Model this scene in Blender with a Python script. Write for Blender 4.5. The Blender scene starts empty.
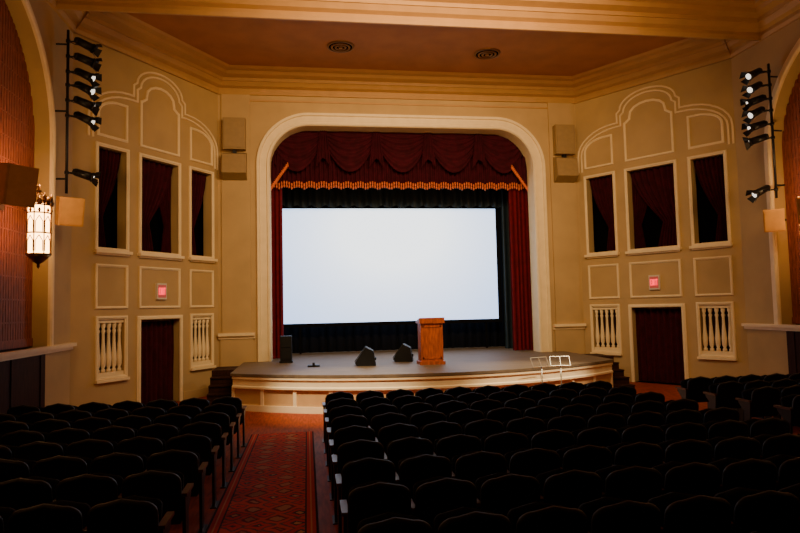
import bpy, bmesh, math, random
from mathutils import Vector, Matrix
random.seed(4)
E = 2.28   # eye height; many heights below are quoted relative to it
# ------------------------------------------------------------------ materials
def mat(name, col, rough=0.6, var=0.0, scale=3.0, bump=0.0, bscale=40.0, emit=None, es=0.0, metal=0.0, spec=None, stretch=None, col2=None):
    m = bpy.data.materials.new(name); m.use_nodes = True
    nt = m.node_tree; b = nt.nodes['Principled BSDF']
    b.inputs['Base Color'].default_value = (*col, 1)
    b.inputs['Roughness'].default_value = rough
    b.inputs['Metallic'].default_value = metal
    if spec is not None: b.inputs['Specular IOR Level'].default_value = spec
    tc = nt.nodes.new('ShaderNodeTexCoord')
    src = tc.outputs['Object']
    if stretch:
        mp = nt.nodes.new('ShaderNodeMapping'); mp.inputs['Scale'].default_value = stretch
        nt.links.new(src, mp.inputs['Vector']); src = mp.outputs['Vector']
    if var > 0 or col2:
        n = nt.nodes.new('ShaderNodeTexNoise'); n.inputs['Scale'].default_value = scale; n.inputs['Detail'].default_value = 5
        nt.links.new(src, n.inputs['Vector'])
        r = nt.nodes.new('ShaderNodeValToRGB')
        c2 = col2 if col2 else tuple(c*(1+var) for c in col)
        r.color_ramp.elements[0].position = .35; r.color_ramp.elements[1].position = .65
        r.color_ramp.elements[0].color = (*[c*(1-var) for c in col], 1)
        r.color_ramp.elements[1].color = (*c2, 1)
        nt.links.new(n.outputs['Fac'], r.inputs['Fac']); nt.links.new(r.outputs['Color'], b.inputs['Base Color'])
    if bump > 0:
        n2 = nt.nodes.new('ShaderNodeTexNoise'); n2.inputs['Scale'].default_value = bscale; n2.inputs['Detail'].default_value = 6
        nt.links.new(src, n2.inputs['Vector'])
        bp = nt.nodes.new('ShaderNodeBump'); bp.inputs['Strength'].default_value = bump; bp.inputs['Distance'].default_value = .02
        nt.links.new(n2.outputs['Fac'], bp.inputs['Height']); nt.links.new(bp.outputs['Normal'], b.inputs['Normal'])
    if emit:
        b.inputs['Emission Color'].default_value = (*emit, 1); b.inputs['Emission Strength'].default_value = es
    return m

M_wall = mat('wall_plaster', (.47,.315,.135), .75, .07, 1.2, .15, 60)
M_trim = mat('cream_trim', (.84,.67,.40), .55, .04, 4)
M_ceil = mat('ceiling_plaster', (.36,.135,.030), .8, .10, 1.5, .2, 90)
M_corn = mat('cornice_plaster', (.46,.26,.09), .6, .05, 3)
M_floor = mat('floor_wood', (.26,.042,.012), .6, .3, 3, .05, 20, stretch=(8,1,1), spec=.12)
M_stagefl = mat('stage_boards', (.15,.105,.06), .55, .2, 2, .05, 20, stretch=(1,8,1), spec=.35)
M_fascia = mat('stage_fascia', (.56,.34,.15), .5, .08, 3)
M_wains = mat('dark_wainscot', (.035,.013,.008), .6, .25, 3, stretch=(6,6,1), spec=.1)
M_maroon = mat('maroon_velvet', (.042,.0022,.008), .85, .25, 6, .2, 120, spec=.15)
M_red = mat('red_velvet', (.12,.004,.010), .85, .2, 6, .2, 120, spec=.15)
M_black = mat('black_drape', (.004,.004,.005), .95, spec=.1)
M_teal = mat('dark_teal_drape', (.010,.028,.048), .7, .2, 4)
M_dark = mat('dark_void', (.003,.003,.003), 1, spec=0)
M_metal = mat('black_metal', (.008,.008,.009), .45, metal=.3)
M_chrome = mat('chrome', (.42,.38,.30), .35, metal=.7)
M_brass = mat('antique_brass', (.20,.10,.035), .35, metal=.9)
M_gold = mat('gold_fringe', (.62,.13,.025), .7, .25, 40)
M_seatb = mat('seat_back_shell', (.004,.004,.006), .6, .2, 8, spec=.35)
M_seatc = mat('seat_upholstery', (.005,.006,.011), .9, .2, 20, .2, 150, spec=.2)
M_arm = mat('armrest_wood', (.08,.022,.008), .4, .2, 10)
M_podium = mat('podium_wood', (.40,.085,.02), .4, .3, 5, stretch=(6,6,1))
M_spk = mat('tan_speaker', (.55,.30,.09), .6, .06, 8)
M_spk2 = mat('beige_speaker', (.30,.195,.08), .7, .05, 8)
M_monitor = mat('monitor_black', (.005,.005,.006), .6, .2, 30, spec=.3)
M_grillc = mat('monitor_grille', (.010,.010,.011), .7)
M_screen = mat('projection_screen', (.8,.8,.8), .9)
M_lens = mat('lamp_lens', (.9,.85,.7), .2, emit=(1,.90,.74), es=1.6)
M_glass = mat('lantern_glass', (.9,.6,.25), .3, emit=(1,.48,.15), es=15)
M_white = mat('sign_white', (.7,.62,.5), .5)
M_exit = mat('exit_red', (.8,.02,.03), .4, emit=(1,.02,.05), es=2.6)
M_exitp = mat('exit_pink', (.5,.12,.10), .4, emit=(1,.10,.10), es=.15)

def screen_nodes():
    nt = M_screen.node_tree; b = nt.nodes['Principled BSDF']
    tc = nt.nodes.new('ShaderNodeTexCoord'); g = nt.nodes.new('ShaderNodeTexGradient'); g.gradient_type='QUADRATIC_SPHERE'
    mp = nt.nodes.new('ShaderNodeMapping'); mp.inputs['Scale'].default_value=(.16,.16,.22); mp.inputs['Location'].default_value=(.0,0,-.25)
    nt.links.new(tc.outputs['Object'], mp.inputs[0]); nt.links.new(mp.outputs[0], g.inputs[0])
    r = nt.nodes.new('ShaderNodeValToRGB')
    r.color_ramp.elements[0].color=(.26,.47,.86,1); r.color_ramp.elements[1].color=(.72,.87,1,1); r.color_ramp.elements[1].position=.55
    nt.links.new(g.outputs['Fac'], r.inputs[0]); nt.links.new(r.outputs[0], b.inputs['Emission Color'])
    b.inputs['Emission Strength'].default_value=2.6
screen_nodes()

def carpet_mat():
    m = bpy.data.materials.new('patterned_carpet'); m.use_nodes=True; nt=m.node_tree; b=nt.nodes['Principled BSDF']
    b.inputs['Roughness'].default_value=.95; b.inputs['Specular IOR Level'].default_value=.12
    N=nt.nodes.new; L=nt.links.new
    tc=N('ShaderNodeTexCoord'); sep=N('ShaderNodeSeparateXYZ'); L(tc.outputs['Object'],sep.inputs[0])
    nz=N('ShaderNodeTexNoise'); nz.inputs['Scale'].default_value=7; L(tc.outputs['Object'],nz.inputs['Vector'])
    vm=N('ShaderNodeMixRGB'); vm.inputs[0].default_value=.08; L(tc.outputs['Object'],vm.inputs[1]); L(nz.outputs['Color'],vm.inputs[2])
    v=N('ShaderNodeTexVoronoi'); v.distance='MANHATTAN'; v.inputs['Scale'].default_value=3.2; v.inputs['Randomness'].default_value=0.25
    L(vm.outputs[0],v.inputs['Vector'])
    r=N('ShaderNodeValToRGB'); r.color_ramp.interpolation='CONSTANT'
    e=r.color_ramp.elements; e[0].color=(.50,.24,.10,1); e[1].position=.14; e[1].color=(.06,.035,.04,1)
    for p,c in ((.26,(.50,.035,.025,1)),(.46,(.12,.055,.05,1)),(.56,(.52,.06,.035,1)),(.78,(.15,.025,.022,1)),(.92,(.40,.16,.08,1))):
        x=e.new(p); x.color=c
    L(v.outputs['Distance'],r.inputs[0])
    ab=N('ShaderNodeMath'); ab.operation='ABSOLUTE'; L(sep.outputs['X'],ab.inputs[0])
    r2=N('ShaderNodeValToRGB'); r2.color_ramp.interpolation='CONSTANT'
    e=r2.color_ramp.elements; e[0].color=(0,0,0,1); e[1].position=.42; e[1].color=(1,1,1,1)
    L(ab.outputs[0],r2.inputs[0])
    r3=N('ShaderNodeValToRGB'); r3.color_ramp.interpolation='CONSTANT'
    e=r3.color_ramp.elements; e[0].color=(.04,.02,.02,1); e[1].position=.44; e[1].color=(.46,.035,.022,1)
    for p,c in ((.48,(.48,.20,.09,1)),(.495,(.40,.035,.022,1)),(.535,(.03,.012,.012,1))):
        x=e.new(p); x.color=c
    L(ab.outputs[0],r3.inputs[0])
    mx=N('ShaderNodeMix'); mx.data_type='RGBA'; L(r2.outputs[0],mx.inputs[0]); L(r.outputs[0],mx.inputs[6]); L(r3.outputs[0],mx.inputs[7])
    L(mx.outputs[2],b.inputs['Base Color'])
    return m
M_carpet=carpet_mat()

# ------------------------------------------------------------------ mesh builder
class MB:
    def __init__(s): s.v=[]; s.f=[]; s.m=[]; s.s=[]; s.mats=[]
    def mi(s,m):
        if m not in s.mats: s.mats.append(m)
        return s.mats.index(m)
    def face(s,idx,m,sm=False): s.f.append(tuple(idx)); s.m.append(s.mi(m)); s.s.append(sm)
    def poly(s,pts,m,sm=False):
        n=len(s.v); s.v+= [tuple(p) for p in pts]; s.face(range(n,n+len(pts)),m,sm)
    def box(s,a,b,m,T=None):
        n=len(s.v); P=[]
        for z in (a[2],b[2]):
            for x,y in ((a[0],a[1]),(b[0],a[1]),(b[0],b[1]),(a[0],b[1])):
                p=Vector((x,y,z)); P.append(tuple(T@p) if T else tuple(p))
        s.v+=P
        for q in ((3,2,1,0),(4,5,6,7),(0,1,5,4),(1,2,6,5),(2,3,7,6),(3,0,4,7)): s.face([n+i for i in q],m)
    def lbox(s,mp,t0,t1,z0,z1,h0,h1,m):
        n=len(s.v)
        for h in (h0,h1):
            for t,z in ((t0,z0),(t1,z0),(t1,z1),(t0,z1)): s.v.append(tuple(mp((t,z),h)))
        for q in ((3,2,1,0),(4,5,6,7),(0,1,5,4),(1,2,6,5),(2,3,7,6),(3,0,4,7)): s.face([n+i for i in q],m)
    def prism(s,poly,mp,h0,h1,m,m2=None):
        n=len(s.v); k=len(poly)
        for p in poly: s.v.append(tuple(mp(p,h0)))
        for p in poly: s.v.append(tuple(mp(p,h1)))
        s.face(range(n+k-1,n-1,-1),m); s.face(range(n+k,n+2*k),m2 or m)
        for i in range(k):
            j=(i+1)%k; s.face((n+i,n+j,n+k+j,n+k+i),m)
    def rings(s,rings,m,cap=True,sm=True,closed=False):
        n=len(s.v); k=len(rings[0])
        for r in rings: s.v+=[tuple(p) for p in r]
        for a in range(len(rings)-1):
            for i in range(k):
                j=(i+1)%k; s.face((n+a*k+i,n+a*k+j,n+(a+1)*k+j,n+(a+1)*k+i),m,sm)
        if cap:
            s.face(range(n+k-1,n-1,-1),m); q=n+(len(rings)-1)*k; s.face(range(q,q+k),m)
    def cyl(s,a,b,r,m,r2=None,n=14,cap=True):
        a=Vector(a);b=Vector(b); d=(b-a).normalized(); u=d.orthogonal().normalized(); w=d.cross(u)
        r2=r if r2 is None else r2
        R=[[p+(u*math.cos(2*math.pi*i/n)+w*math.sin(2*math.pi*i/n))*rr for i in range(n)] for p,rr in ((a,r),(b,r2))]
        s.rings(R,m,cap)
    def lathe(s,c,prof,m,n=16,sm=True,rot=0):
        c=Vector(c)
        s.rings([[c+Vector((max(r,.0005)*math.cos(2*math.pi*i/n+rot),max(r,.0005)*math.sin(2*math.pi*i/n+rot),z)) for i in range(n)] for r,z in prof],m,True,sm)
    def tube(s,pts,r,m,n=8):
        for a,b in zip(pts[:-1],pts[1:]): s.cyl(a,b,r,m,n=n)
    def sweep(s,path,prof,mp,m,closed=True,sm=False):
        P=[Vector(p) for p in path]; N=len(P); k=len(prof); n=len(s.v)
        for i in range(N):
            def nr(a,b):
                d=(b-a).normalized(); return Vector((-d.y,d.x))
            if closed or 0<i<N-1:
                n1=nr(P[i-1],P[i]); n2=nr(P[i],P[(i+1)%N]); mi=(n1+n2)/max(.25,1+n1.dot(n2))
            elif i==0: mi=nr(P[0],P[1])
            else: mi=nr(P[-2],P[-1])
            for o,h in prof: s.v.append(tuple(mp(P[i]+mi*o,h)))
        for i in range(N if closed else N-1):
            j=(i+1)%N
            for a in range(k-1): s.face((n+i*k+a,n+j*k+a,n+j*k+a+1,n+i*k+a+1),m,sm)
        if not closed:
            s.face(range(n,n+k),m); s.face(range(n+(N-1)*k+k-1,n+(N-1)*k-1,-1),m)
    def grid(s,fn,nu,nv,m,sm=True):
        n=len(s.v)
        for j in range(nv+1):
            for i in range(nu+1): s.v.append(tuple(fn(i/nu,j/nv)))
        for j in range(nv):
            for i in range(nu):
                a=n+j*(nu+1)+i; s.face((a,a+1,a+nu+2,a+nu+1),m,sm)
    def mesh(s,name,c=Vector((0,0,0)),recalc=True):
        me=bpy.data.meshes.new(name); me.from_pydata([tuple(Vector(v)-c) for v in s.v],[],s.f)
        for m in s.mats: me.materials.append(m)
        for p,mi,sm in zip(me.polygons,s.m,s.s): p.material_index=mi; p.use_smooth=sm
        if recalc:
            bm=bmesh.new(); bm.from_mesh(me); bmesh.ops.recalc_face_normals(bm,faces=bm.faces); bm.to_mesh(me); bm.free()
        return me
    def done(s,name,origin=None):
        xs=[v[0] for v in s.v]; ys=[v[1] for v in s.v]; zs=[v[2] for v in s.v]
        c=Vector(origin) if origin else Vector(((min(xs)+max(xs))/2,(min(ys)+max(ys))/2,min(zs)))
        o=bpy.data.objects.new(name,s.mesh(name,c)); o.location=c; bpy.context.collection.objects.link(o); return o

def frame(o,td,nm):
    def mp(p,h): return Vector((o[0]+td[0]*p[0]+nm[0]*h, o[1]+td[1]*p[0]+nm[1]*h, p[1]))
    return mp
def plan(p,h): return Vector((p[0],p[1],h))
def rect(t0,t1,z0,z1): return [(t0,z0),(t1,z0),(t1,z1),(t0,z1)]
def tprof(w,d): return [(-w/2,0),(-w/2,d*.6),(-w*.3,d),(w*.1,d),(w*.3,d*.55),(w/2,d*.5),(w/2,0)]
def wall_holes(mb,mp,t0,t1,z0,z1,holes,depth,m):
    ts=sorted({t0,t1,*[h[0] for h in holes],*[h[1] for h in holes]}); zs=sorted({z0,z1,*[h[2] for h in holes],*[h[3] for h in holes]})
    for a,b in zip(ts[:-1],ts[1:]):
        for c,d in zip(zs[:-1],zs[1:]):
            ct,cz=(a+b)/2,(c+d)/2
            if any(h[0]<ct<h[1] and h[2]<cz<h[3] for h in holes): continue
            mb.poly([mp(p,0) for p in rect(a,b,c,d)],m)
    for h in holes+[(t0,t1,z0,z1)]:
        r=rect(*h)
        for i in range(4):
            p,q=r[i],r[(i+1)%4]; mb.poly([mp(p,0),mp(q,0),mp(q,-depth),mp(p,-depth)],m)

P=18.2; CX=5.4; SX=7.97; SY=14.4; CEIL=E+6.78
Lw=math.hypot(SX-CX,P-SY); tx,ty=(SX-CX)/Lw,(P-SY)/Lw
F_left=frame((-CX,P),(-tx,-ty),(ty,-tx)); F_right=frame((CX,P),(tx,-ty),(-ty,-tx))
F_front=frame((0,P),(1,0),(0,-1))
F_sl=frame((-SX,0),(0,1),(1,0)); F_sr=frame((SX,0),(0,1),(-1,0))

# ------------------------------------------------------------------ room shell
b=MB(); 
b.poly([(-SX-.3,-4,.22),(SX+.3,-4,.22),(SX+.3,13,0),(-SX-.3,13,0)],M_floor); b.poly([(-SX-.3,13,0),(SX+.3,13,0),(SX+.3,19,0),(-SX-.3,19,0)],M_floor)
b.done('floor')
def fz(y): return .013*(13-y) if y<13 else 0
b=MB(); b.box((-SX-.4,-4,CEIL),(SX+.4,P+.3,CEIL+.15),M_ceil); b.done('ceiling')
BZ=.16
b=MB(); b.box((-SX,13.3,CEIL-BZ),(SX,14.05,CEIL),M_corn)
b.sweep([(-6.8,13.42),(6.8,13.42),(6.8,13.93),(-6.8,13.93)],[(0,CEIL-BZ),(.02,CEIL-BZ-.05),(.07,CEIL-BZ-.05),(.09,CEIL-BZ)],plan,M_corn)
b.sweep([(-7.4,14.05),(7.4,14.05)],[(0,CEIL-BZ),(.05,CEIL-BZ),(.07,CEIL-.10),(.14,CEIL-.07),(.16,CEIL)],plan,M_corn,closed=False)
b.done('ceiling_beam')
cprof=[(0,E+6.20),(.06,E+6.20),(.10,E+6.28),(.10,E+6.36),(.22,E+6.40),(.30,E+6.50),(.34,E+6.50),(.36,E+6.58),(.56,E+6.62),(.60,E+6.70),(.74,E+6.72),(.78,CEIL)]
b=MB(); b.sweep([(SX,14.35),(CX,P),(-CX,P),(-SX,14.35)],cprof,plan,M_corn,closed=False); b.done('cornice_front')
b=MB(); b.sweep([(-SX,-4),(SX,-4),(SX,13.3),(-SX,13.3)],cprof,plan,M_corn); b.done('cornice_house')
for s in (-1,1):
    b=MB()
    b.prism([(o,z) for o,z in [(0,CEIL)]+cprof],lambda p,h,s=s:Vector((s*(SX-p[0]),h,p[1])),13.3,14.4,M_corn); b.done('cornice_side')
for nm,cx,cy in (('a',-2.0,15.9),('b',1.95,16.0)):
    b=MB()
    for r0,r1,z in ((.36,.31,.035),(.26,.21,.05),(.16,.11,.05)):
        b.rings([[Vector((cx+r*math.cos(a*math.pi/16),cy+r*math.sin(a*math.pi/16),zz)) for a in range(32)] for r,zz in ((r0,CEIL),(r0-.01,CEIL-z),(r1,CEIL-z),(r1-.01,CEIL))],M_brass,False)
    b.lathe((cx,cy,CEIL-.03),[(.30,0),(.30,.03)],M_dark,24)
    b.lathe((cx,cy,CEIL-.06),[(.05,0),(.06,.06)],M_brass,12)
    b.done('ceiling_vent')

# proscenium wall
OI=3.95; OT=E+5.33; OR=1.15; SZ=E-1.44
def arch(o,t,r,z0,n=14,flat=1.0):
    pts=[(-o,z0)]
    for i in range(n+1):
        a=math.pi-i*math.pi/2/n; pts.append((-o+r+r*math.cos(a),t-r*flat+r*flat*math.sin(a)))
    for i in range(n+1):
        a=math.pi/2-i*math.pi/2/n; pts.append((o-r+r*math.cos(a),t-r*flat+r*flat*math.sin(a)))
    pts.append((o,z0)); return pts
A=arch(OI,OT,OR,0)
b=MB(); Wt=.5
b.poly([F_front(p,0) for p in rect(-CX,-OI,0,CEIL)],M_wall); b.poly([F_front(p,0) for p in rect(OI,CX,0,CEIL)],M_wall)
for p,q in zip(A[1:-1],A[2:-1]):
    if abs(p[0]-q[0])>1e-6: b.poly([F_front(x,0) for x in (p,q,(q[0],CEIL),(p[0],CEIL))],M_wall)
for p,q in zip(A[:-1],A[1:]): b.poly([F_front(p,0),F_front(q,0),F_front(q,-Wt),F_front(p,-Wt)],M_trim)
b.done('wall_front')
b=MB()
A2=arch(OI,OT,OR,SZ)
b.sweep(A2,[(0,0),(0,.05),(.03,.09),(.08,.09),(.10,.05),(.28,.05),(.30,.10),(.37,.10),(.40,.0)],F_front,M_trim,closed=False)
b.done('proscenium_arch_trim')
b=MB()
for s in (-1,1):
    x0,x1=sorted((s*4.40,s*5.40))
    b.lbox(F_front,x0,x1,E-.70,E-.62,0,.16,M_trim); b.lbox(F_front,x0,x1,E-.78,E-.70,0,.08,M_trim)
    b.lbox(F_front,x0+.05,x1-.05,0,E-.78,0,.05,M_wall)
    b.lbox(F_front,x0+.1,x1-.1,E-.62,E+6.2,0,.05,M_wall)
b.lbox(F_front,-4.6,4.6,E+6.02,E+6.07,0,.03,M_corn)
b.done('trim_2')

# angled walls -----------------------------------------------------------
def curtain(b,mp,t0,t1,z0,z1,side,m,h=-.18,full=False):
    W=t1-t0
    def fn(u,v):
        z=z1-v*(z1-z0)
        if full: w=1.0
        else:
            k=min(1,v/.68); w=1-.66*(k**1.5) if v<.68 else .34+.14*((v-.68)/.32)
        t=(t1-u*W*w) if side>0 else (t0+u*W*w)
        n=7 if not full else 8
        return mp((t,z),h+.045*math.sin(u*n*2*math.pi)+.012*math.sin(u*31+v*6))
    b.grid(fn,64,16,m)
def angled(mp,side,wins,win_z,lab):
    c=(wins[1][0]+wins[1][1])/2
    door=(wins[1][0]-.04,wins[1][1]+.02,0,E-.16)
    vents=[(wins[0][0]+.03,wins[0][1]-.03,E-1.42,E-.12),(wins[2][0]+.03,wins[2][1]-.03,E-1.42,E-.12)]
    holes=[(w[0],w[1],win_z[0],win_z[1]) for w in wins]+[door]+vents
    b=MB(); wall_holes(b,mp,0,Lw,0,CEIL,holes,.30,M_wall)
    b.done('wall_'+lab)
    for i,w in enumerate(wins):
        b=MB(); z0,z1=win_z
        b.sweep(rect(w[0]-.03,w[1]+.03,z0-.03,z1+.03),tprof(.08,.05),mp,M_trim)
        b.lbox(mp,w[0]-.10,w[1]+.10,z0-.12,z0-.05,0,.12,M_trim)
        b.lbox(mp,w[0]-.06,w[1]+.06,z0-.16,z0-.12,0,.06,M_trim)
        b.lbox(mp,w[0]-.02,w[1]+.02,z0-.02,z1+.02,-.55,-.5,M_dark)
        b.lbox(mp,w[0]-.04,w[0]-.01,z0-.02,z1+.02,-.5,-.30,M_dark); b.lbox(mp,w[1]+.01,w[1]+.04,z0-.02,z1+.02,-.5,-.30,M_dark)
        b.lbox(mp,w[0],w[1],z0-.04,z0,-.5,-.30,M_dark)
        curtain(b,mp,w[0]+.01,w[1]-.01,z0+.01,z1-.01,1 ,M_maroon)
        if i==1: curtain(b,mp,w[0]+.01,w[0]+.5*(w[1]-w[0]),z0+.01,z1-.01,-1,M_maroon,-.28)
        b.done('window_%d'%(i+1+(3 if side>0 else 0)))
    b=MB()
    b.sweep([(door[0]-.04,0),(door[0]-.04,door[3]+.04),(door[1]+.04,door[3]+.04),(door[1]+.04,0)],tprof(.10,.06),mp,M_trim,closed=False)
    b.lbox(mp,door[0]-.02,door[1]+.02,0,door[3]+.02,-.6,-.55,M_dark)
    curtain(b,mp,door[0]+.01,door[1]-.01,.02,door[3],1,M_maroon,-.2,full=True)
    b.tube([mp((door[0],door[3]-.04),-.15),mp((door[1],door[3]-.04),-.15)],.015,M_brass)
    b.done('door_%d'%(1 if side<0 else 2))
    for v in vents:
        b=MB(); t0,t1,z0,z1=v
        b.sweep(rect(t0-.03,t1+.03,z0-.03,z1+.03),tprof(.08,.05),mp,M_trim)
        b.lbox(mp,t0-.08,t1+.08,z0-.12,z0-.06,0,.10,M_trim)
        b.lbox(mp,t0-.01,t1+.01,z0,z1,-.32,-.28,M_wains)
        b.lbox(mp,t0,t1,z0,z0+.09,-.16,-.02,M_trim); b.lbox(mp,t0,t1,z1-.09,z1,-.16,-.02,M_trim)
        n=5; H=z1-z0-.18
        for k in range(n):
            t=t0+(k+.5)*(t1-t0)/n; p=mp((t,z0+.09),-.09)
            r=.066
            b.lathe(p,[(r*.8,0),(r*.8,.06),(r*.45,.09),(r*.9,.16),(r,.24*H+.06),(r*.8,.42*H),(r*.55,.62*H),(r*.5,.78*H),(r*.75,.84*H),(r*.45,.88*H),(r*.8,.93*H),(r*.8,H)],M_trim,10)
        b.done('baluster_grille')
    b=MB()
    for w in wins: b.sweep(rect(w[0]-.02,w[1]+.02,E+.14,E+1.10),tprof(.06,.04),mp,M_trim)
    hw=(wins[1][1]-wins[1][0])/2
    def cpanel(g,z0,zs,zt):
        pts=[(c-hw-g,z0),(c+hw+g,z0),(c+hw+g,zs)]
        r=.16; 
        pts+=[(c+hw+g-r*.3,zs+.02),(c+hw+g-r,zs+.10)]
        a0=hw+g-r; 
        for i in range(0,9):
            a=i*math.pi/8; pts.append((c+a0*math.cos(a),zs+.14+(zt-zs-.14)*math.sin(a)**.8))
        pts+=[(c-hw-g+r,zs+.10),(c-hw-g+r*.3,zs+.02),(c-hw-g,zs)]
        return pts
    b.sweep(cpanel(0,E+4.10,E+5.20,E+5.70),tprof(.06,.04),mp,M_trim)
    for i,sg in ((0,-1),(2,1)):
        t0,t1=wins[i]; ins,out=(t1,t0) if i==0 else (t0,t1)
        pts=[(out,E+4.10),(ins,E+4.10),(ins,E+4.95)]
        for k in range(0,9):
            a=k/8*math.pi/2; pts.append((ins+(out-ins)*(.25+.75*math.sin(a)),E+4.60+.35*math.cos(a)))
        b.sweep(pts,tprof(.06,.04),mp,M_trim)
    def outl(g):
        ow=max(c-wins[0][0],wins[2][1]-c)+.12+g; mw=hw+.12+g
        right=[(ow,E+4.0),(ow,E+4.5)]
        for k in range(1,9):
            a=k/8*math.pi/2; right.append((ow-(ow-mw-.12)*(1-math.cos(a)),E+4.5+(.66+g)*math.sin(a)))
        right+=[(mw,E+5.16+g),(mw,E+5.46+g*.8)]
        for k in range(0,9):
            a=k/8*math.pi/2; right.append(((mw-.10)*math.cos(a),E+5.54+g*.8+(.42+g*.2)*math.sin(a)))
        L=[(-x,z) for x,z in right]
        pts=L+right[::-1][1:]
        return [(c+x,z) for x,z in pts]
    b.sweep(outl(0),tprof(.045,.035),mp,M_trim,closed=False)
    b.sweep(outl(.11),tprof(.045,.035),mp,M_trim,closed=False)
    b.done('trim_%d'%(3 if side<0 else 4))
    b=MB(); b.lbox(mp,0.0,door[0]-.1,0,.22,0,.03,M_wall); b.lbox(mp,door[1]+.1,Lw,0,.22,0,.03,M_wall); b.done('baseboard_'+lab)
    b=MB(); zc=E+.53; t=c
    b.lbox(mp,t-.15,t+.15,zc-.20,zc+.20,0,.07,M_white)
    b.lbox(mp,t-.125,t+.125,zc-.16,zc+.16,.07,.075,M_exitp)
    fl=-1 if side<0 else 1
    def lb(x0,x1,z0,z1,sh=0):
        xs=sorted((t+fl*x0,t+fl*x1)); b.lbox(mp,xs[0],xs[1],zc+z0,zc+z1,.075,.082,M_exit)
    def ld(xa,za,xb,zb,w=.012):
        pts=[(t+fl*(xa-w),zc+za),(t+fl*(xa+w),zc+za),(t+fl*(xb+w),zc+zb),(t+fl*(xb-w),zc+zb)]; b.prism(pts,mp,.075,.082,M_exit)
    h=.085
    lb(-.108,-.088,-h,h); lb(-.088,-.060,h-.022,h); lb(-.088,-.064,-.011,.011); lb(-.088,-.060,-h,-h+.022)
    ld(-.044,-h,-.004,h); ld(-.004,-h,-.044,h)
    lb(.018,.038,-h,h); lb(.050,.108,h-.022,h); lb(.069,.089,-h,h)
    b.done('exit_sign')
angled(F_left,-1,[(.26,1.06),(1.50,2.72),(3.15,3.94)],(E+1.50,E+3.84),'angled_left')
angled(F_right,1,[(.28,1.17),(1.60,2.98),(3.42,4.28)],(E+1.50,E+3.80),'angled_right')

# side walls with big arches ---------------------------------------------
LZ=E-.64
M_flute=mat('fluted_panel',(.26,.060,.020),.6,.35,5,stretch=(1,6,1))
def side(mp,lab,n):
    b=MB(); arches=[(10.7,2.5),(4.4,2.5)]; spr=E+3.45
    edges=sorted([e for cy,r in arches for e in (cy-r,cy+r)]); seg=[(-4,edges[0]),(edges[1],edges[2]),(edges[3],SY)]
    for a,c in seg: b.poly([mp(p,0) for p in rect(a,c,0,CEIL)],M_wall)
    t=MB()
    for cy,r in arches:
        b.poly([mp(p,0) for p in rect(cy-r,cy+r,0,LZ)],M_wall)
        pts=[(cy-r,LZ)]+[(cy-r*math.cos(k*math.pi/28),spr+r*math.sin(k*math.pi/28)) for k in range(29)]+[(cy+r,LZ)]
        for p,q in zip(pts[1:-1],pts[2:-1]): b.poly([mp(x,0) for x in (p,q,(q[0],CEIL),(p[0],CEIL))],M_wall)
        for p,q in zip(pts[:-1],pts[1:]): b.poly([mp(p,0),mp(q,0),mp(q,-.35),mp(p,-.35)],M_wall)
        b.poly([mp(p,-.35) for p in rect(cy-r-.1,cy+r+.1,0,CEIL)],M_wains)
        t.sweep(pts,[(0,0),(0,.05),(.03,.08),(.10,.08),(.12,.04),(.20,.04),(.22,0)],mp,M_trim,closed=False)
    b.done('wall_'+lab)
    for a,c in ((-4,SY),):
        t.lbox(mp,a,c,LZ-.03,LZ+.04,0,.14,M_trim); t.lbox(mp,a,c,LZ-.10,LZ-.03,0,.07,M_trim)
    t.done('trim_%d'%n)
    b=MB()
    for cy,r in arches:
        y=cy-r
        while y<cy+r-.01:
            zt=spr+math.sqrt(max(0,r*r-(y+.05-cy)**2))
            b.lbox(mp,y+.012,y+.09,LZ+.05,zt,-.34,-.28,M_flute)
            y+=.1
        zz=LZ+.5
        while zz<spr+1.5:
            hw=math.sqrt(max(.1,r*r-max(0,zz-spr)**2))-.05
            b.lbox(mp,cy-hw,cy+hw,zz,zz+.03,-.34,-.272,M_flute); zz+=.42
        b.lbox(mp,cy-r,cy+r,LZ+.05,LZ+.2,-.34,-.26,M_flute)
    b.done('fluted_arch_panel')
    b=MB(); b.lbox(mp,-4,13.05,0,LZ-.11,0,.03,M_wains)
    y=-4
    while y<12.9: 
        b.lbox(mp,y,y+.1,0,LZ-.11,.03,.05,M_wains); y+=1.2
    b.done('wainscot_'+lab)
side(F_sl,'left',5); side(F_sr,'right',6)
b=MB(); b.box((-SX-.3,-4.1,0),(SX+.3,-4,CEIL),M_wall); b.done('wall_back')

# ------------------------------------------------------------------ stage
R=7.56; cyc=21.06
def arcpts(r,n=40,half=4.65):
    a0=math.asin(half/R); return [(r*math.sin(-a0+2*a0*i/n),cyc-r*math.cos(-a0+2*a0*i/n)) for i in range(n+1)]
b=MB(); ap=arcpts(R)
b.prism(ap+[(4.65,P),(-4.65,P)],plan,0,SZ-.06,M_fascia)
b.prism([(-4.72,15.05)]+arcpts(R+.07)[1:-1]+[(4.72,15.05),(4.72,P),(-4.72,P)],plan,SZ-.06,SZ,M_stagefl)
b.box((-OI,P,0),(OI,P+.5,SZ),M_stagefl); b.box((-5.6,P+.5,0),(5.6,21.6,SZ),M_stagefl)
b.sweep(ap,[(0,SZ-.07),(-.06,SZ-.07),(-.06,SZ-.12),(-.03,SZ-.14),(-.03,SZ-.27),(-.06,SZ-.29),(-.06,SZ-.33),(0,SZ-.35)],plan,M_trim,closed=False)
b.sweep(ap,[(0,.14),(-.04,.14),(-.04,0)],plan,M_trim,closed=False)
a0=math.asin(4.65/R)
for k in range(13):
    a=-a0+2*a0*k/12; r=Matrix.Translation((R*math.sin(a),cyc-R*math.cos(a),0))@Matrix.Rotation(a,4,'Z')
    b.box((-.04,-.025,.14),(.04,.02,SZ-.34),M_trim,r)
b.done('stage')
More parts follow.
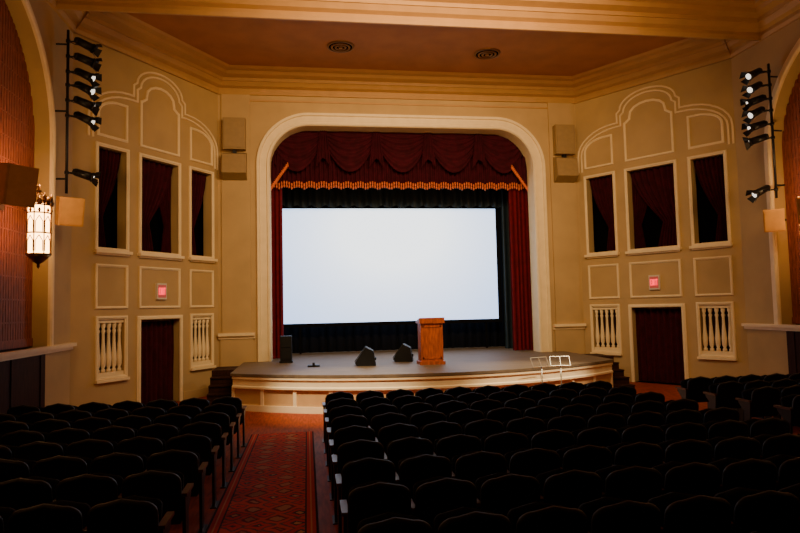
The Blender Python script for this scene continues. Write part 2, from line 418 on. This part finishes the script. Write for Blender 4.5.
for s in (-1,1):
    b=MB(); nst=5
    for k in range(nst-1):
        y0=15.15+k*.26; x0,x1=sorted((s*4.74,s*5.30))
        zt=SZ*(k+1)/nst
        b.box((x0,y0,0),(x1,y0+.27,zt-.03),M_wains); b.box((x0,y0-.03,zt-.03),(x1,y0+.27,zt),M_wains)
    x0,x1=sorted((s*4.74,s*5.30)); b.box((x0,15.15+4*.26,0),(x1,17.2,SZ-.02),M_wains)
    b.done('stage_steps')
b=MB(); b.box((-5.7,21.6,0),(5.7,21.7,CEIL),M_dark); b.done('wall_backstage')
b=MB(); b.box((-5.7,P+.5,0),(-5.6,21.6,CEIL),M_dark); b.done('wall_stage_left')
b=MB(); b.box((5.6,P+.5,0),(5.7,21.6,CEIL),M_dark); b.done('wall_stage_right')
def drape(name,x0,x1,z0,z1,y,folds,amp,m,scal=0,nsc=8):
    b=MB()
    def fn(u,v):
        zz0=z0-(scal*abs(math.sin(u*nsc*math.pi)) if scal else 0)
        a=amp*(.6+.4*v)
        return (x0+(x1-x0)*u+.3*amp*math.sin(u*folds*6.283+1), y+a*math.sin(u*folds*2*math.pi)+a*.3*math.sin(u*folds*1.37*6.28+v), z1+(zz0-z1)*v)
    b.grid(fn,max(24,int(folds*10)),8,m); return b.done(name)
drape('black_backdrop',-5.4,5.4,SZ,E+6,21.2,36,.07,M_black)
drape('teal_border_drape',-4.6,4.6,E+3.36,E+5.2,20.35,40,.05,M_teal,.09,20)
drape('teal_leg_drape',-5.0,-3.78,SZ,E+5,20.2,8,.07,M_teal)
drape('teal_leg_drape',3.52,5.0,SZ,E+5,20.2,10,.07,M_teal)
drape('red_house_curtain',-4.6,-3.66,SZ+.01,E+5.2,19.05,8,.08,M_red)
drape('red_house_curtain',3.40,4.6,SZ+.01,E+5.2,19.05,9,.08,M_red)
b=MB(); sx0,sx1,sz0,sz1=-3.75,3.46,E-.46,E+3.28
b.box((sx0,20.60,sz0),(sx1,20.62,sz1),M_screen)
b.box((sx0-.12,20.56,sz0-.12),(sx1+.12,20.60,sz0),M_black); b.box((sx0-.12,20.56,sz1),(sx1+.12,20.60,sz1+.12),M_black)
b.box((sx0-.12,20.56,sz0),(sx0,20.60,sz1),M_black); b.box((sx1,20.56,sz0),(sx1+.12,20.60,sz1),M_black)
for x in (-3.2,3.0): b.box((x,20.6,SZ),(x+.06,20.66,sz0),M_black)
b.done('projection_screen',origin=((sx0+sx1)/2,20.6,(sz0+sz1)/2))
b=MB(); VZ=E+3.68
def vb(u,v):
    x=-OI-.15+(2*OI+.3)*u; z0=VZ+.07*abs(math.sin(u*22*math.pi))
    return (x,18.92+.05*math.sin(u*60*6.28),OT+.1+(z0-OT-.1)*v)
b.grid(vb,400,6,M_maroon)
ns=5; w=(2*OI+.1)/ns
for k in range(ns):
    xc=-OI-.05+w*(k+.5)
    def sw(u,v,xc=xc,k=k):
        s=2*u-1; dr=.35+.75*v
        return (xc+s*w*.53, 18.80-.10*(1-s*s)-.035*math.sin(v*7*6.28)*(1-.5*s*s)-.01*(k%2), OT+.12-.25*v-dr*(1-s*s)*v*1.0)
    b.grid(sw,24,56,M_maroon)
for k in range(ns+1):
    xc=-OI-.05+w*k
    def cas(u,v,xc=xc):
        wd=.10+.13*v; return (xc+(u-.5)*2*wd, 18.66+.03*math.sin(u*4*6.28), OT+.05-v*(1.0+.12*math.cos(u*6.28)))
    b.grid(cas,32,8,M_maroon)
nf=110
for k in range(nf):
    u=(k+.5)/nf; x=-OI-.1+(2*OI+.2)*u; z=VZ+.07*abs(math.sin((x+OI+.15)/(2*OI+.3)*22*math.pi))
    b.lathe((x,18.84,z-.10),[(.022,0),(.028,.05),(.014,.10),(.026,.13),(.02,.19)],M_gold,6)
for s in (-1,1):
    def tail(u,v,s=s):
        x=s*(OI+.02-.62*u*(1-.15*v)); zb=VZ-.12+.75*u
        return (x,18.74+.03*math.sin(u*5*6.28),OT-.75+(zb-OT+.75)*v)
    b.grid(tail,30,10,M_maroon)
    for k in range(16):
        u=(k+.5)/16; b.lathe((s*(OI+.02-.62*u*.85),18.70,VZ-.12+.75*u-.06),[(.022,0),(.028,.05),(.014,.10),(.026,.13)],M_gold,6)
b.done('stage_valance')

# podium
b=MB(); px,py=.12,15.65
b.box((px-.32,py-.25,SZ),(px+.32,py+.25,SZ+.08),M_podium)
b.box((px-.28,py-.21,SZ+.08),(px+.28,py+.21,SZ+1.02),M_podium)
b.box((px-.24,py-.225,SZ+.14),(px-.20,py-.20,SZ+.96),M_podium); b.box((px+.20,py-.225,SZ+.14),(px+.24,py-.20,SZ+.96),M_podium)
b.box((px-.24,py-.225,SZ+.14),(px+.24,py-.20,SZ+.18),M_podium); b.box((px-.24,py-.225,SZ+.92),(px+.24,py-.20,SZ+.96),M_podium)
b.prism([(py-.26,SZ+1.02),(py+.26,SZ+1.02),(py+.26,SZ+1.06),(py-.26,SZ+1.16)],lambda p,h:Vector((h,p[0],p[1])),px-.32,px+.32,M_podium)
b.done('podium')
def wedge(x,y,rot,w=.55):
    b=MB(); T=Matrix.Translation((x,y,SZ))@Matrix.Rotation(rot,4,'Z')
    mp=lambda p,h:T@Vector((h,p[0],p[1]))
    b.prism([(-.26,0),(.20,0),(.26,.08),(-.02,.46),(-.20,.36)],mp,-w/2,w/2,M_monitor)
    b.prism([(.262,.10),(.272,.11),(.0,.465),(-.012,.455)],mp,-w/2+.04,w/2-.04,M_grillc)
    b.box((-w/2+.2,-.27,.12),(w/2-.2,-.22,.19),M_metal,T)
    b.done('stage_monitor')
wedge(-1.50,15.95,1.45); wedge(-.42,16.7,1.35,.5)
b=MB(); b.box((-3.70,17.4,SZ),(-3.35,17.85,SZ+.05),M_metal); b.box((-3.68,17.42,SZ+.05),(-3.37,17.83,SZ+.72),M_monitor)
b.box((-3.65,17.40,SZ+.1),(-3.40,17.42,SZ+.38),M_monitor); b.box((-3.65,17.40,SZ+.42),(-3.40,17.42,SZ+.68),M_monitor); b.done('speaker_cabinet')
b=MB(); b.box((-2.95,15.95,SZ),(-2.65,16.15,SZ+.04),M_metal); b.cyl((-2.8,16.05,SZ+.04),(-2.8,16.05,SZ+.10),.03,M_metal); b.done('floor_microphone')
for x,y,r in ((2.15,13.35,.3),(2.62,13.42,-.2)):
    b=MB()
    for k in range(3):
        a=r+k*2.094; b.tube([(x+.3*math.cos(a),y+.3*math.sin(a),.01),(x,y,.42)],.012,M_chrome)
    b.cyl((x,y,.15),(x,y,.9),.014,M_chrome)
    T=Matrix.Translation((x,y,.88))@Matrix.Rotation(r,4,'Z')@Matrix.Rotation(-.5,4,'X')
    b.box((-.22,-.005,0),(.22,.005,.02),M_chrome,T); b.box((-.22,-.005,.24),(.22,.005,.25),M_chrome,T)
    for xx in (-.22,0,.21): b.box((xx,-.005,0),(xx+.01,.005,.25),M_chrome,T)
    b.box((-.22,-.05,0),(.22,.0,.01),M_chrome,T)
    b.done('music_stand')

for s in (-1,1):
    b=MB(); x=s*4.92
    b.box((x-.31,P-.30,E+4.55),(x+.31,P-.05,E+5.45),M_spk2)
    b.box((x-.27,P-.32,E+4.6),(x+.27,P-.30,E+5.4),M_spk2)
    b.prism([(P-.05,E+4.5),(P-.34,E+4.4),(P-.42,E+3.85),(P-.05,E+3.7)],lambda p,h:Vector((h,p[0],p[1])),x-.33,x+.33,M_spk2)
    b.box((x-.05,P-.2,E+4.38),(x+.05,P-.05,E+4.6),M_metal)
    b.done('column_speaker')
def tan(x,y,z,w,h,rz,s):
    b=MB(); T=Matrix.Translation((x,y,z))@Matrix.Rotation(rz,4,'Z')@Matrix.Rotation(.18,4,'X')
    b.box((-w/2,-.12,-h/2),(w/2,.12,h/2),M_spk,T); b.box((-w/2+.03,-.14,-h/2+.03),(w/2-.03,-.12,h/2-.03),M_spk,T)
    q=T@Vector((0,.12,0)); b.cyl(q,(s*(SX),q.y,q.z),.03,M_metal)
    b.done('box_speaker')
tan(-7.60,10.95,E+2.12,.5,.66,math.radians(50),-1); tan(-7.60,13.25,E+2.05,.46,.56,math.radians(35),-1)
tan(7.60,11.7,E+1.85,.5,.6,math.radians(-50),1); tan(7.60,12.8,E+1.78,.42,.5,math.radians(-40),1)

def can(b,p,aim,yoke_from,ln=.34,r=.085):
    p=Vector(p); d=(Vector(aim)-p).normalized()
    a=p-d*ln*.5; e=p+d*ln*.5
    b.cyl(a-d*.05,a,r*.55,M_metal,r2=r*.9); b.cyl(a,e,r*.9,M_metal,r2=r*1.05)
    b.cyl(e-d*.03,e+d*.015,r*1.2,M_metal); b.cyl(e+d*.015,e+d*.02,r*.8,M_lens)
    u=d.orthogonal().normalized(); w=d.cross(u)
    for k,(q,t) in enumerate(((u,w),(-u,w),(w,u),(-w,u))):
        c0=e+d*.015+q*r*1.1; c1=c0+d*.10+q*.05
        b.poly([c0-t*r*.8,c0+t*r*.8,c1+t*r*1.1,c1-t*r*1.1],M_metal)
    s=d.cross(Vector((0,0,1))).normalized()
    yk=Vector(yoke_from)
    b.tube([p+s*r*1.15,p+s*r*1.15+(yk-p)*.5,yk],.010,M_metal,6); b.tube([p-s*r*1.15,p-s*r*1.15+(yk-p)*.5,yk],.010,M_metal,6)
    b.cyl(yk+Vector((0,0,-.03)),yk+Vector((0,0,.03)),.045,M_metal,n=8)
def bar(s,x,y,z0,z1,lamps):
    b=MB(); b.cyl((x,y,z0),(x,y,z1),.028,M_metal)
    for z in (z0+.3,(z0+z1)/2,z1-.3): b.cyl((x,y,z),(s*SX,y,z),.02,M_metal,n=8)
    for dz,al in lamps:
        yk=(x,y,dz); p=(x-s*.30,y+.10,dz-.02); can(b,p,(p[0]-s*al[0],p[1]+al[1],p[2]+al[2]),yk)
        b.cyl((x,y,dz),(x-s*.2,y+.05,dz),.016,M_metal,n=8)
    b.done('stage_light_bar')
AL=[(1,.9,-.3),(1,.7,-.25),(1,-.10,-.5),(1,-.2,-.55),(1,.5,-.35),(1,-.05,-.5),(1,.3,-.3)]
hs=[5.62,5.30,4.98,4.70,4.38,4.06,2.88]
bar(-1,-7.74,13.45,E+2.45,E+5.85,[(E+h,AL[i]) for i,h in enumerate(hs)])
bar(1,7.74,12.85,E+2.30,E+5.45,[(E+h-.35,AL[(i+2)%7]) for i,h in enumerate(hs[:6])]+[(E+2.50,(1,.1,-.5))])

def lantern(x,y,s):
    b=MB(); zc=E+.95; c=(x,y,zc)
    n=8
    b.lathe(c,[(.15,.10),(.18,.16),(.18,.94),(.14,1.0)],M_glass,n,False)
    for k in range(n):
        a=2*math.pi*k/n; p=Vector((x+.2*math.cos(a),y+.2*math.sin(a),0))
        b.cyl((p.x,p.y,zc+.1),(p.x,p.y,zc+1.0),.011,M_brass,n=6)
        b.lathe((p.x,p.y,zc+1.0),[(.02,0),(.035,.06),(.008,.18)],M_brass,6)
        a2=a+math.pi/n; q=Vector((x+.188*math.cos(a2),y+.188*math.sin(a2),0))
        b.lathe((q.x,q.y,zc+.97),[(.035,0),(.050,.06),(.006,.15)],M_brass,6)
        for zz in (.16,.50):
            pa=[Vector((x+.19*math.cos(a+t*2*math.pi/n*1.0),y+.19*math.sin(a+t*2*math.pi/n*1.0),zc+zz+hh)) for t,hh in ((.12,0),(.12,.18),(.5,.28),(.88,.18),(.88,0))]
            b.tube(pa,.008,M_brass,5)
        b.lathe((q.x,q.y,zc+.88),[(.004,-.045),(.03,0),(.004,.045)],M_brass,6)
    for z in (.10,.47,.82,.96): 
        b.rings([[Vector((x+r*math.cos(2*math.pi*i/n),y+r*math.sin(2*math.pi*i/n),zc+z+dz)) for i in range(n)] for r,dz in ((.19,0),(.215,0),(.215,.025),(.19,.025),(.19,0))],M_brass,False,False)
    b.lathe(c,[(.003,-.14),(.03,-.10),(.02,-.06),(.08,-.02),(.15,.05),(.20,.10)],M_brass,12)
    b.lathe(c,[(.05,1.22),(.02,1.27),(.03,1.31),(.0,1.36)],M_brass,10)
    for k in range(4):
        a=math.pi/4+math.pi/2*k; b.tube([(x+.2*math.cos(a),y+.2*math.sin(a),zc+1.0),(x+.14*math.cos(a),y+.14*math.sin(a),zc+1.14),(x,y,zc+1.22)],.010,M_brass,6)
    pts=[(x,y,zc+1.25)]
    for k in range(9):
        a=k/8*math.pi; pts.append((x+s*(.25*(1-math.cos(a))),y,zc+1.25+.14*math.sin(a)))
    pts.append((s*(SX+.28),y,zc+1.2)); b.tube(pts,.015,M_brass,8)
    b.box((s*(SX+.24)-.03,y-.08,zc+.9),(s*(SX+.24)+.03,y+.08,zc+1.4),M_brass)
    b.done('lantern_sconce')
def light(kind,name,loc,energy,col,rad=.15,target=None,**k):
    l=bpy.data.lights.new(name,kind); l.energy=energy; l.color=col
    if kind in('POINT','SPOT'): l.shadow_soft_size=rad
    for a,v in k.items(): setattr(l,a,v)
    o=bpy.data.objects.new(name,l); o.location=loc; bpy.context.collection.objects.link(o)
    if target: o.rotation_euler=(Vector(target)-Vector(loc)).to_track_quat('-Z','Y').to_euler()
    return o
WARM=(1,.58,.24)
for s in (-1,1):
    for y in (11.75,4.4):
        lantern(s*7.58,y,s)
        light('POINT','lantern_bulb',(s*7.45,y,E+2.5),65 if y>8 else 70,WARM,.12)
light('AREA','front_wall_fill',(0,9.2,8.2),400,(1,.68,.34),target=(0,18.2,3.8),shape='RECTANGLE',size=6,size_y=.6,spread=math.radians(110))  # added fill without a fixture; brightens the front walls, keeps seat backs dark
light('AREA','ceiling_fill',(0,8.8,6.6),100,(1,.50,.18),target=(0,15.5,9.3),shape='RECTANGLE',size=8,size_y=.5,spread=math.radians(110))  # added fill hung in mid-air, only to brighten the ceiling
for s in (-1,1):
    light('SPOT','stage_spot',(s*7.2,13.8,E+5.0),380,(1,.82,.55),.08,target=(-s*1.0,15.5,.8),spot_size=math.radians(50),spot_blend=.6)
    light('SPOT','stage_spot',(s*4.5,9.5,E+5.9),5200,(1,.84,.60),.08,target=(s*2.2,13.9,.45),spot_size=math.radians(25),spot_blend=.8)

b=MB(); x0,x1=-3.98,-2.86
b.poly([(x0,-4,fz(-4)+.012),(x1,-4,fz(-4)+.012),(x1,11.9,fz(11.9)+.012),(x0,11.9,fz(11.9)+.012)],M_carpet)
b.done('aisle_carpet',origin=((x0+x1)/2,4,.12))
b=MB(); b.poly([(-x1,-4,fz(-4)+.012),(-x0,-4,fz(-4)+.012),(-x0,11.9,fz(11.9)+.012),(-x1,11.9,fz(11.9)+.012)],M_carpet)
b.done('aisle_carpet',origin=(-(x0+x1)/2,4,.12))

def slab(b,T,W,H,th,bev,m,rt=.12,curve=0.0,n=6,m2=None):
    out=[(-W/2+.02,0),(W/2-.02,0),(W/2,.03)]
    for i in range(n+1):
        a=i/n*math.pi/2; out.append((W/2-rt+rt*math.cos(a),H-rt*.8-.03+rt*.8*math.sin(a)))
    out.append((0,H))
    for i in range(n+1):
        a=math.pi/2+i/n*math.pi/2; out.append((-W/2+rt+rt*math.cos(a),H-rt*.8-.03+rt*.8*math.sin(a)))
    out.append((-W/2,.03))
    R=[]
    for ins,y in ((bev,-th/2),(0,-th/2+bev*.7),(0,th/2-bev*.7),(bev,th/2)):
        kx=(W/2-ins)/(W/2); kz=(H/2-ins)/(H/2)
        R.append([T@Vector((x*kx,y+curve*(x*kx)**2,H/2+(z-H/2)*kz)) for x,z in out])
    b.rings(R,m)
PITCH=.52
def rowmesh(n):
    b=MB(); 
    for i in range(n):
        x=(i+.5)*PITCH
        T=Matrix.Translation((x,-.02,.36))@Matrix.Rotation(math.radians(11),4,'X')
        slab(b,T,.485,.50,.05,.018,M_seatb,curve=.25)
        slab(b,T@Matrix.Translation((0,.045,.05)),.43,.42,.05,.02,M_seatc,curve=.25)
        T2=Matrix.Translation((x,.10,.40))@Matrix.Rotation(math.radians(-16),4,'X')
        slab(b,T2,.43,.40,.09,.03,M_seatc,rt=.07)
        b.cyl((x-.22,.08,.42),(x+.22,.08,.42),.015,M_metal,n=8)
    for i in range(n+1):
        x=i*PITCH
        b.prism([(-.03,.0),(.16,.0),(.10,.05),(.10,.45),(.22,.56),(.22,.60),(-.06,.60),(-.04,.4),(-.02,.05)],lambda p,h:Vector((h,p[0],p[1])),x-.014,x+.014,M_metal)
        b.box((x-.028,-.06,.60),(x+.028,.27,.628),M_arm)
        b.box((x-.035,-.06,0),(x+.035,.20,.012),M_metal)
    return b.mesh('theater_seat_row')
meshes={k:rowmesh(k) for k in (10,7)}
for k in range(12):
    y=10.9-.85*k
    for n,x in ((10,-2.68),(7,-4.02-7*PITCH),(7,3.98)):
        o=bpy.data.objects.new('theater_seat_row',meshes[n]); o.location=(x,y,fz(y)); bpy.context.collection.objects.link(o)

w=bpy.data.worlds.new('world'); bpy.context.scene.world=w; w.use_nodes=True
w.node_tree.nodes['Background'].inputs[0].default_value=(.02,.015,.01,1); w.node_tree.nodes['Background'].inputs[1].default_value=.2
cam=bpy.data.cameras.new('camera'); cam.sensor_width=36; cam.lens=28.26; cam.clip_start=.05
co=bpy.data.objects.new('camera',cam); bpy.context.collection.objects.link(co)
yaw=math.radians(8.5); pit=math.radians(3.7); rol=math.radians(1.3)
fw=Vector((math.sin(yaw)*math.cos(pit),math.cos(yaw)*math.cos(pit),math.sin(pit)))
rt=Vector((math.cos(yaw),-math.sin(yaw),0)); up=rt.cross(fw)
r2=rt*math.cos(rol)-up*math.sin(rol); u2=up*math.cos(rol)+rt*math.sin(rol)
Mx=Matrix((( r2.x,u2.x,-fw.x,-2.95),(r2.y,u2.y,-fw.y,0),(r2.z,u2.z,-fw.z,E),(0,0,0,1)))
co.matrix_world=Mx
bpy.context.scene.camera=co
